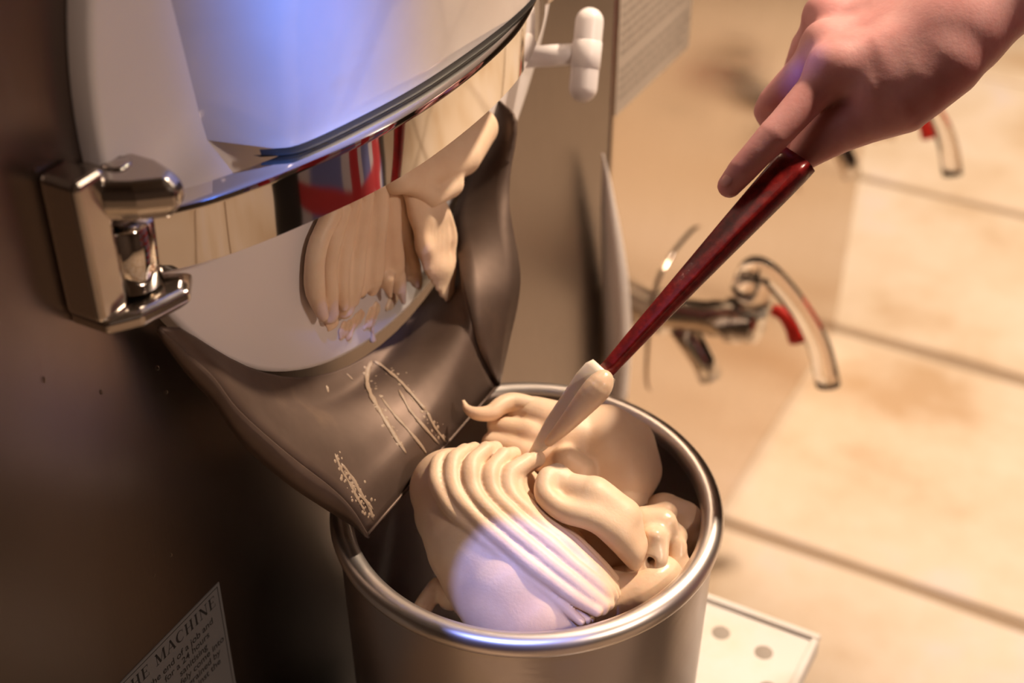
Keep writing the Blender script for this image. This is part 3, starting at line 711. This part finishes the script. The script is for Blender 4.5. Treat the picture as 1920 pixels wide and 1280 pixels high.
# ------------------------------------------------------------------ ice cream hanging from the outlet
hang = thing('hanging_ice_cream', 'ribbed curtain of ice cream hanging from the outlet below the curved clamp', 'ice cream', (0.014, 0.036, 0.1156))
def hcream(name, lo, hi, h, build, m='cream', wob=(0.0004, 220), seed=1):
    F_ = Field(lo, hi, h); build(F_)
    if wob: F_.wobble(*wob, seed)
    v, f = F_.mesh(); return put(name, v, f, m, hang)
HL, HH = (0.01, -0.075, 0.02), (0.055, 0.15, 0.225)
def ribs(F_):
    
    cols = [[(0.022, -0.0086, 0.1716), (0.022, -0.0219, 0.1609), (0.022, -0.0292, 0.147), (0.022, -0.0306, 0.1294), (0.022, -0.0255, 0.1106)], [(0.022, 0.0011, 0.1701), (0.022, -0.0083, 0.1572), (0.022, -0.0161, 0.1396), (0.022, -0.0173, 0.1217), (0.022, -0.0148, 0.1068)], [(0.022, 0.0133, 0.1693), (0.022, 0.0047, 0.1539), (0.022, -0.0031, 0.136), (0.022, -0.0053, 0.1184), (0.022, -0.0042, 0.1043)], [(0.022, 0.0256, 0.1666), (0.022, 0.0191, 0.1499), (0.022, 0.0123, 0.1311), (0.022, 0.0081, 0.1145), (0.022, 0.0066, 0.1018)], [(0.022, 0.0395, 0.1651), (0.022, 0.0362, 0.1446), (0.022, 0.0306, 0.1249), (0.022, 0.0277, 0.109), (0.022, 0.0266, 0.0979)], [(0.022, 0.0511, 0.1612), (0.022, 0.0516, 0.1403), (0.022, 0.0511, 0.1214), (0.022, 0.0518, 0.1013), (0.022, 0.0547, 0.0835)], [(0.022, 0.0571, 0.1601), (0.022, 0.0635, 0.1341), (0.022, 0.068, 0.1122), (0.022, 0.0728, 0.0894), (0.022, 0.077, 0.0747)]]
    rr = [.0058, .0055, .0056, .0058, .0072, .0066, .0058]
    for c, r in zip(cols, rr):
        n = len(c); F_.chain([(p[0], p[1], p[2], r * (1.0 if i < n - 1 else .55)) for i, p in enumerate(c)], .0016, n=3)
    for c in [[(0.018, 0.002, 0.165), (0.018, -0.0114, 0.1468), (0.018, -0.0167, 0.1238), (0.018, -0.0149, 0.1036)], [(0.018, 0.0172, 0.1607), (0.018, 0.0032, 0.1388), (0.018, 0.0001, 0.114), (0.018, 0.001, 0.0979)], [(0.018, 0.0344, 0.1592), (0.018, 0.0236, 0.1351), (0.018, 0.0177, 0.1038)], [(0.018, 0.0493, 0.1591), (0.018, 0.0456, 0.1271), (0.018, 0.0426, 0.0973)], [(0.018, 0.0641, 0.1537), (0.018, 0.0686, 0.1186), (0.018, 0.0735, 0.0837)]]: F_.chain([(*p, .0062) for p in c], .003)
    for s in [[(0.03, -0.0211, 0.1412), (0.03, -0.0232, 0.1164)], [(0.03, -0.0099, 0.1422), (0.03, -0.0114, 0.1112)], [(0.03, -0.0011, 0.1502), (0.03, -0.0043, 0.1127)], [(0.03, 0.0327, 0.1393), (0.03, 0.04, 0.1123)], [(0.03, 0.0514, 0.1216), (0.03, 0.0567, 0.1009)]]:
        F_.cone(s[0], s[1], .0011, .0014, .0015, True)
    for s in [[(0.023, 0.0731, 0.0896), (0.023, 0.079, 0.0704)], [(0.023, 0.0538, 0.0924), (0.023, 0.0597, 0.0701)], [(0.023, 0.0418, 0.0993), (0.023, 0.0447, 0.0835)]]: F_.cone(s[0], s[1], .005, .0016, .002)
hcream('ribbed_ribbon', HL, HH, 0.001, ribs)
def flap(F_):
    L_ = catmull([(0.029, 0.058, 0.1659), (0.032, 0.0605, 0.1423), (0.034, 0.0637, 0.118), (0.036, 0.0663, 0.0913)], 4)
    R_ = catmull([(0.028, 0.0858, 0.1532), (0.034, 0.099, 0.121), (0.037, 0.1011, 0.1027), (0.041, 0.0883, 0.0802), (0.046, 0.0805, 0.0549)], 4)
    s_ = np.linspace(0, 1, 17)
    rs = lambda A: np.stack([np.interp(s_, np.linspace(0, 1, len(A)), A[:, a]) for a in range(3)], 1)
    L_, R_ = rs(L_), rs(R_)
    for u, w_, r in ((0, .96, .0042), (.14, .99, .0036), (.28, .95, .0034), (.42, .98, .0032), (.56, .95, .0032), (.70, .97, .003), (.84, .98, .003), (1, 1, .0028)):
        c = L_ * (1 - u) + R_ * u; n = int(len(c) * w_)
        c = c[:n] + np.array((.0022, 0, 0)) * np.sin(u * 5 + np.linspace(0, 2.5, n))[:, None]
        F_.chain([(*p, r * (1 if k < n - 3 else (n - k) / 4)) for k, p in enumerate(c)], .004)
hcream('torn_flap', (0.015, -0.02, 0.0), (0.055, 0.16, 0.225), 0.001, flap, 'cream', (0.0007, 260), 3)
def saus(F_):
    F_.chain([(0.03, 0.0493, 0.1696, 0.011), (0.03, 0.0829, 0.16, 0.014), (0.03, 0.119, 0.1531, 0.0165), (0.03, 0.1492, 0.1565, 0.013)], .006)
    F_.chain([(0.036, 0.0544, 0.1633, 0.006), (0.036, 0.0783, 0.1438, 0.008), (0.036, 0.098, 0.1417, 0.01)], .004)
hcream('smooth_roll', (0.0, -0.05, 0.09), (0.11, 0.22, 0.26), 0.0014, saus, 'cream', (0.0004, 150), 5)
def residue(F_):
    for c, a, b in [((0.0142, -0.0058, 0.091), 0.007, 0.005), ((0.0142, 0.0045, 0.0794), 0.006, 0.006), ((0.0142, 0.0182, 0.0783), 0.009, 0.005), ((0.0142, 0.0373, 0.0728), 0.009, 0.006), ((0.0142, 0.0593, 0.0679), 0.008, 0.005), ((0.0142, 0.0096, 0.0722), 0.004, 0.004), ((0.0142, -0.0121, 0.0999), 0.004, 0.006), ((0.0142, 0.0305, 0.0674), 0.006, 0.003)]:
        F_.ell(c, (.0014, a, b), .0025)
    F_.chain([(*p, r) for p, r in zip([(0.0145, 0.0337, 0.0668), (0.0145, 0.0348, 0.059), (0.0145, 0.0342, 0.0531)], (.0012, .001, .0018))], .002)
hcream('door_residue', (0.01, -0.08, 0.03), (0.03, 0.08, 0.14), 0.0008, residue, 'cream_wet', (0.0005, 900), 6)

# dried streaks on the chute
sm = thing('cream_streaks', 'dried cream streaks smeared down the sloping steel chute', 'streaks', (0.08, 0.0, 0.02))
CR = [[(-0.0161, 0.075, -0.0006), (-0.0166, 0.0688, -0.0079), (-0.0123, 0.0638, -0.0169), (-0.0046, 0.0606, -0.0259), (0.0043, 0.058, -0.035), (0.0147, 0.0551, -0.0455), (0.0228, 0.0533, -0.053)], [(-0.0151, 0.0755, -0.0006), (-0.0065, 0.0767, -0.0048), (0.0059, 0.077, -0.0127), (0.0173, 0.076, -0.0214), (0.0271, 0.0751, -0.0289)], [(-0.0032, 0.065, -0.0214), (0.0073, 0.0633, -0.0304), (0.0192, 0.0624, -0.0395), (0.0304, 0.061, -0.0485), (0.0352, 0.0599, -0.053)], [(0.006, 0.0736, -0.0169), (0.0173, 0.0699, -0.0289), (0.0306, 0.0685, -0.0395), (0.0449, 0.0671, -0.0506)], [(0.0271, 0.0751, -0.0289), (0.035, 0.0721, -0.038), (0.0456, 0.0704, -0.047)], [(-0.0209, 0.0298, -0.053), (-0.0139, 0.0262, -0.0621), (-0.0065, 0.0241, -0.0696), (0.0003, 0.0216, -0.0771), (0.0089, 0.0189, -0.0862)], [(-0.0152, 0.0285, -0.0585), (-0.0059, 0.0269, -0.0666), (0.0042, 0.0237, -0.0771), (0.0133, 0.0225, -0.0847)], [(0.0011, 0.0233, -0.0756), (0.009, 0.0226, -0.0816), (0.0153, 0.0187, -0.0907)], [(-0.029, 0.0622, -0.0079), (-0.0239, 0.062, -0.0115)], [(-0.0392, 0.0514, -0.0145), (-0.0365, 0.0494, -0.0187)]]
rads = [.0019, .0015, .0013, .0013, .0011, .001, .0013, .0014, .0011, .0011]
from mathutils.bvhtree import BVHTree
co = [Vector(p.co) + wloc(chute) for p in chute.data.vertices]
bvh = BVHTree.FromPolygons(co, [tuple(p.vertices) for p in chute.data.polygons])
eye = Vector((0.4503, -0.5887, 0.5923))
for c, r in zip(CR, rads):
    pts = []
    for p in catmull(c, 4):
        d_ = (Vector(p) - eye).normalized(); hit = bvh.ray_cast(eye, d_)[0]
        if hit is not None: pts.append(np.array(hit) - np.array(d_) * .0002)
    if len(pts) > 2:
        rr = [r * random.uniform(.55, 1.25) for _ in pts]; rr[0] = rr[-1] = r * .3
        put('streak', *tube(pts, rr, 8, ref=(0.5, 0, 1), flat=.3), 'smear', sm)

fr = []; random.seed(11)
for c in [[(-0.0209, 0.0298, -0.053), (-0.0128, 0.0256, -0.0636), (-0.0039, 0.0231, -0.0726), (0.0057, 0.0209, -0.0816), (0.0143, 0.0206, -0.0877)], [(-0.0107, 0.028, -0.0621), (0.0001, 0.0252, -0.0726), (0.0111, 0.0226, -0.0831)], [(-0.017, 0.0711, -0.0048), (-0.0086, 0.0633, -0.0199), (0.0046, 0.0582, -0.035), (0.0195, 0.054, -0.05)], [(-0.0056, 0.0772, -0.0048), (0.0164, 0.0755, -0.0214), (0.035, 0.0721, -0.038), (0.0461, 0.0694, -0.0485)]]:
    for p in catmull(c, 14):
        q = np.array(p) + np.random.RandomState(len(fr)).normal(0, .0022, 3)
        d_ = (Vector(q) - eye).normalized(); hit, nrm = bvh.ray_cast(eye, d_)[:2]
        if hit is None: continue
        nv = np.array(nrm); nv = -nv if nv @ np.array(d_) > 0 else nv; u_ = np.cross(nv, (0, 1, 0)); u_ /= np.linalg.norm(u_); w_ = np.cross(nv, u_); r_ = random.uniform(.0004, .0013)
        ring = [np.array(hit) + u_ * r_ * math.cos(g) + w_ * r_ * math.sin(g) for g in np.linspace(0, 2 * math.pi, 9)[:-1]]
        fr.append(([tuple(x) for x in ring] + [tuple(np.array(hit) + nv * r_ * .5)], [(k, (k + 1) % 8, 8) for k in range(8)]))
o = put('froth', *merge(*fr), 'smear', sm); o['kind'] = 'stuff'

# ------------------------------------------------------------------ spatula
spa = thing('spatula', 'red-handled spatula with a white blade dipped into the ice cream', 'spatula', (0.1532, -0.0012, 0.0412))
def bar_loft(pts, wd, th, side, nup):
    rows = []
    for p, w_, t_ in zip(pts, wd, th):
        p = np.array(p); sec = []
        for g in np.linspace(0, 2 * math.pi, 21)[:-1]:
            cs, sn = math.cos(g), math.sin(g)
            sec.append(p + side * w_ / 2 * math.copysign(abs(cs) ** .3, cs) + nup * t_ / 2 * math.copysign(abs(sn) ** .3, sn))
        rows.append(sec)
    v, f = loft(rows, True); n = 20
    return v, f + [tuple(range(n))[::-1], tuple(range(len(v) - n, len(v)))]
HP = [(0.1752, 0.0365, 0.0799), (0.1796, 0.0427, 0.0864), (0.1929, 0.0642, 0.1076), (0.2081, 0.0887, 0.1312), (0.2232, 0.1129, 0.1544), (0.236, 0.1355, 0.1737), (0.2415, 0.1467, 0.1821), (0.2444, 0.1542, 0.186)]
ax = np.array(HP[-1]) - np.array(HP[0]); ax /= np.linalg.norm(ax)
vw = np.array(HP[2]) - np.array((0.4503, -0.5887, 0.5923)); vw /= np.linalg.norm(vw)
s0 = np.cross(ax, vw); s0 /= np.linalg.norm(s0); n0 = np.cross(s0, ax)       # s0 across the handle in view, n0 along the view
rot = math.radians(36); side = s0 * math.cos(rot) + n0 * math.sin(rot); nup = -s0 * math.sin(rot) + n0 * math.cos(rot)
put('handle', *bar_loft(HP, [.0075, .008, .0105, .0135, .017, .0205, .022, .022], [.008, .008, .0095, .011, .0125, .013, .013, .012], side, nup), 'red', spa)
BPT = [(0.1457, 0.0038, 0.0316), (0.1498, 0.0069, 0.038), (0.156, 0.0141, 0.0496), (0.1636, 0.0231, 0.0625), (0.1699, 0.0313, 0.0736), (0.174, 0.036, 0.0802), (0.1757, 0.0388, 0.0833)]
put('blade', *bar_loft(BPT, [.004, .008, .0135, .0175, .0205, .0205, .0165], [.002, .004, .0065, .009, .012, .012, .010], s0 * .95 + n0 * .3, n0 * .95 - s0 * .3), 'blade', spa)
def bcream(F_):
    F_.chain([(0.157, 0.0053, 0.0449, 0.003), (0.1647, 0.0119, 0.0566, 0.0052), (0.1719, 0.0201, 0.0688, 0.0072), (0.177, 0.027, 0.0774, 0.0082), (0.1786, 0.0312, 0.0815, 0.0062)], .005, n=3)
F_ = Field((0.1105, -0.0512, -0.0205), (0.2152, 0.0776, 0.1247), .0012); bcream(F_); v, f = F_.mesh()
put('cream_coating', v, f, 'cream_wet', spa)

# ------------------------------------------------------------------ person: bare forearm and right hand on the spatula
F_ = Field((0.1149, 0.0686, 0.1037), (0.4033, 0.4266, 0.339), .0017)
def digit(pts, k=.004): F_.chain(pts, k)
# palm and back of the hand
for c in [[(0.2477, 0.1883, 0.2293, 0.0135), (0.2709, 0.2011, 0.2366, 0.0175), (0.3043, 0.2313, 0.2518, 0.0225)], [(0.236, 0.2114, 0.2311, 0.0135), (0.264, 0.2237, 0.238, 0.0175), (0.2999, 0.2459, 0.2554, 0.0225)], [(0.2262, 0.2412, 0.2364, 0.0125), (0.2565, 0.2463, 0.2433, 0.0165), (0.2951, 0.2615, 0.2606, 0.0215)], [(0.2227, 0.2665, 0.2425, 0.0115), (0.2523, 0.2688, 0.2498, 0.015), (0.2906, 0.2763, 0.2646, 0.0195)], [(0.2746, 0.1855, 0.2219, 0.014), (0.2947, 0.1994, 0.229, 0.019), (0.3098, 0.2249, 0.2471, 0.022)]]: F_.chain(c, .014)
# forearm
F_.chain([(0.3033, 0.2298, 0.2505, 0.0235), (0.3288, 0.2567, 0.2703, 0.0255), (0.3512, 0.2873, 0.2931, 0.029)], .016)
F_.chain([(0.2936, 0.2595, 0.2626, 0.0225), (0.3201, 0.2863, 0.2815, 0.025), (0.3432, 0.3153, 0.3054, 0.029)], .016)
# index finger, laid along the handle
digit([(0.2563, 0.1974, 0.2349, 0.0135), (0.2481, 0.187, 0.2292, 0.0126), (0.2389, 0.167, 0.2158, 0.0107), (0.2329, 0.1521, 0.2065, 0.0099), (0.2295, 0.1449, 0.2017, 0.0098), (0.2238, 0.1361, 0.1929, 0.0089), (0.2182, 0.1288, 0.1841, 0.0085), (0.213, 0.124, 0.1747, 0.0072)], .007)
F_.chain([(0.2717, 0.1985, 0.2157, 0.015), (0.2545, 0.1876, 0.2, 0.013), (0.2429, 0.173, 0.1861, 0.01)], .006)
# middle, ring and little finger curled behind
digit([(0.2349, 0.213, 0.2303, 0.0125), (0.2237, 0.202, 0.2156, 0.0102), (0.212, 0.1943, 0.1984, 0.0092), (0.2086, 0.1968, 0.19, 0.0088), (0.2227, 0.1906, 0.1765, 0.0082), (0.2405, 0.1815, 0.1742, 0.0074)], .004)
digit([(0.2257, 0.243, 0.2356, 0.0118), (0.2152, 0.2399, 0.218, 0.0095), (0.2117, 0.2386, 0.2015, 0.0086), (0.2288, 0.2215, 0.1813, 0.0078), (0.2476, 0.204, 0.1765, 0.007)], .004)
digit([(0.2224, 0.2675, 0.2421, 0.0105), (0.2152, 0.2669, 0.2238, 0.0084), (0.2155, 0.2643, 0.2067, 0.0076), (0.2341, 0.2447, 0.1892, 0.0068), (0.2516, 0.2276, 0.1823, 0.0062)], .004)
# thumb, closed against the handle from below
digit([(0.3062, 0.2095, 0.2374, 0.021), (0.2914, 0.1902, 0.2166, 0.0168), (0.2742, 0.1833, 0.2073, 0.015), (0.2613, 0.1767, 0.1991, 0.0132), (0.2508, 0.1695, 0.1904, 0.011), (0.2438, 0.1627, 0.1832, 0.0085)], .007)
# knuckles
for c in [(0.248, 0.1853, 0.234), (0.2352, 0.2097, 0.2364), (0.2247, 0.2387, 0.2412)]: F_.ell(c, (.0105, .0105, .0105), .014)
v, f = F_.mesh()
# upper arm, shoulder, neck and head at a coarser grid, under the shirt
E_ = (0.4372, 0.4333, 0.3818); SHO = (0.68, 0.41, 0.50); TX_, TY_ = 0.72, 0.21
G_ = Field((0.3, -0.1, 0.2), (1.0, 0.75, 1.02), .008)
G_.chain([(*(0.343, 0.2959, 0.2953), .031), (*[(a + b) / 2 for a, b in zip((0.343, 0.2959, 0.2953), E_)], .04), (*E_, .042), (*SHO, .05)], .02)
G_.chain([(TX_, TY_, .56, .058), (TX_ - .03, TY_, .66, .054)], .02)
G_.ell((TX_ - .05, TY_, .76), (.098, .076, .118), .03)
G_.ell((TX_ - .09, TY_, .70), (.05, .052, .055), .03)
G_.chain([(TX_ - .15, TY_, .775, .008), (TX_ - .163, TY_, .742, .013)], .02)
for s in (-1, 1): G_.ell((TX_ - .04, TY_ + s * .078, .755), (.022, .01, .032), .006); G_.ell((TX_ - .146, TY_ + s * .032, .768), (.014, .016, .011), .008, True)
G_.chain([(TX_ - .142, TY_ - .022, .712, .004), (TX_ - .147, TY_ + .022, .712, .004)], .004, True)
v2, f2 = G_.mesh()
V_ = np.concatenate([v, v2]); Fc = np.concatenate([f, f2 + len(v)])
per = put('person', V_, Fc, 'skin', None, True, (TX_, TY_, FZ))
tag(per, 'bare forearm and right hand gripping the red spatula, index finger along its handle', 'person')
Q = Field((0.4, -0.15, -0.35), (1.0, 0.68, 0.62), .008)
Q.chain([(TX_, TY_, -.17, .155), (TX_, TY_, -.02, .15), (TX_, TY_, .2, .15), (TX_ , TY_, .38, .155), (TX_, TY_, .5, .10)], .05)
Q.chain([(TX_ , TY_ - .11, .36, .09), (TX_, TY_ - .19, .50, .062)], .05); Q.chain([(TX_, TY_ + .11, .36, .09), (*SHO, .066)], .05)
mid_ = [(SHO[i] * .35 + E_[i] * .65) for i in range(3)]
Q.chain([(*SHO, .066), (*mid_, .06)], .03)
Q.chain([(TX_, TY_ - .19, .50, .062), (TX_ + .02, TY_ - .25, .3, .055), (TX_ - .02, TY_ - .27, .16, .05)], .03)
Q.wobble(.004, 40, 3); v, f = Q.mesh(); put('plaid_shirt', v, f, 'plaid', per)
T_ = Field((0.45, -0.15, FZ - .01), (1.0, 0.7, 0.12), .01)
for s in (-1, 1): T_.chain([(TX_, TY_ + s * .085, .02, .105), (TX_ - .01, TY_ + s * .1, -.36, .075), (TX_ + .02, TY_ + s * .1, FZ + .1, .058)], .03)
T_.wobble(.003, 45, 4); v, f = T_.mesh(); put('trousers', v, f, 'trousers', per)
K_ = Field((0.4, -0.05, FZ - .01), (1.0, 0.5, FZ + .16), .007)
for s in (-1, 1): K_.chain([(TX_ + .03, TY_ + s * .1, FZ + .05, .045), (TX_ - .1, TY_ + s * .11, FZ + .04, .04), (TX_ - .15, TY_ + s * .112, FZ + .034, .034)], .02)
v, f = K_.mesh(); put('shoes', v, f, 'rubber_and_shade', per)
h_ = Field((0.45, 0.0, 0.6), (0.95, 0.42, 1.0), .006)
h_.ell((TX_ - .03, TY_, .80), (.098, .086, .105), .02); h_.ell((TX_ + .02, TY_, .74), (.06, .078, .1), .03); h_.ell((TX_ - .15, TY_, .745), (.07, .07, .085), .02, True)
v, f = h_.mesh(); put('hair', v, f, 'hair', per)
# index fingernail
nl = np.array((0.2123, 0.1183, 0.1816)); n1 = np.array((-0.0035, -0.0108, 0.01)); n1 /= np.linalg.norm(n1)
t1 = np.array((-0.0049, -0.0058, -0.0091)); t1 /= np.linalg.norm(t1); t1 -= n1 * (t1 @ n1); t1 /= np.linalg.norm(t1); b1 = np.cross(n1, t1)
v = []; f = []
for j in range(5):
    g = math.pi / 2 * j / 4
    for k in range(14):
        a = 2 * math.pi * k / 14
        v.append(nl + t1 * .0045 * math.cos(g) * math.cos(a) + b1 * .0034 * math.cos(g) * math.sin(a) + n1 * (.0009 * math.sin(g) - .0012))
for j in range(4):
    for k in range(14): f.append((j * 14 + k, j * 14 + (k + 1) % 14, (j + 1) * 14 + (k + 1) % 14, (j + 1) * 14 + k))
put('fingernail', v, f, 'nail', per)
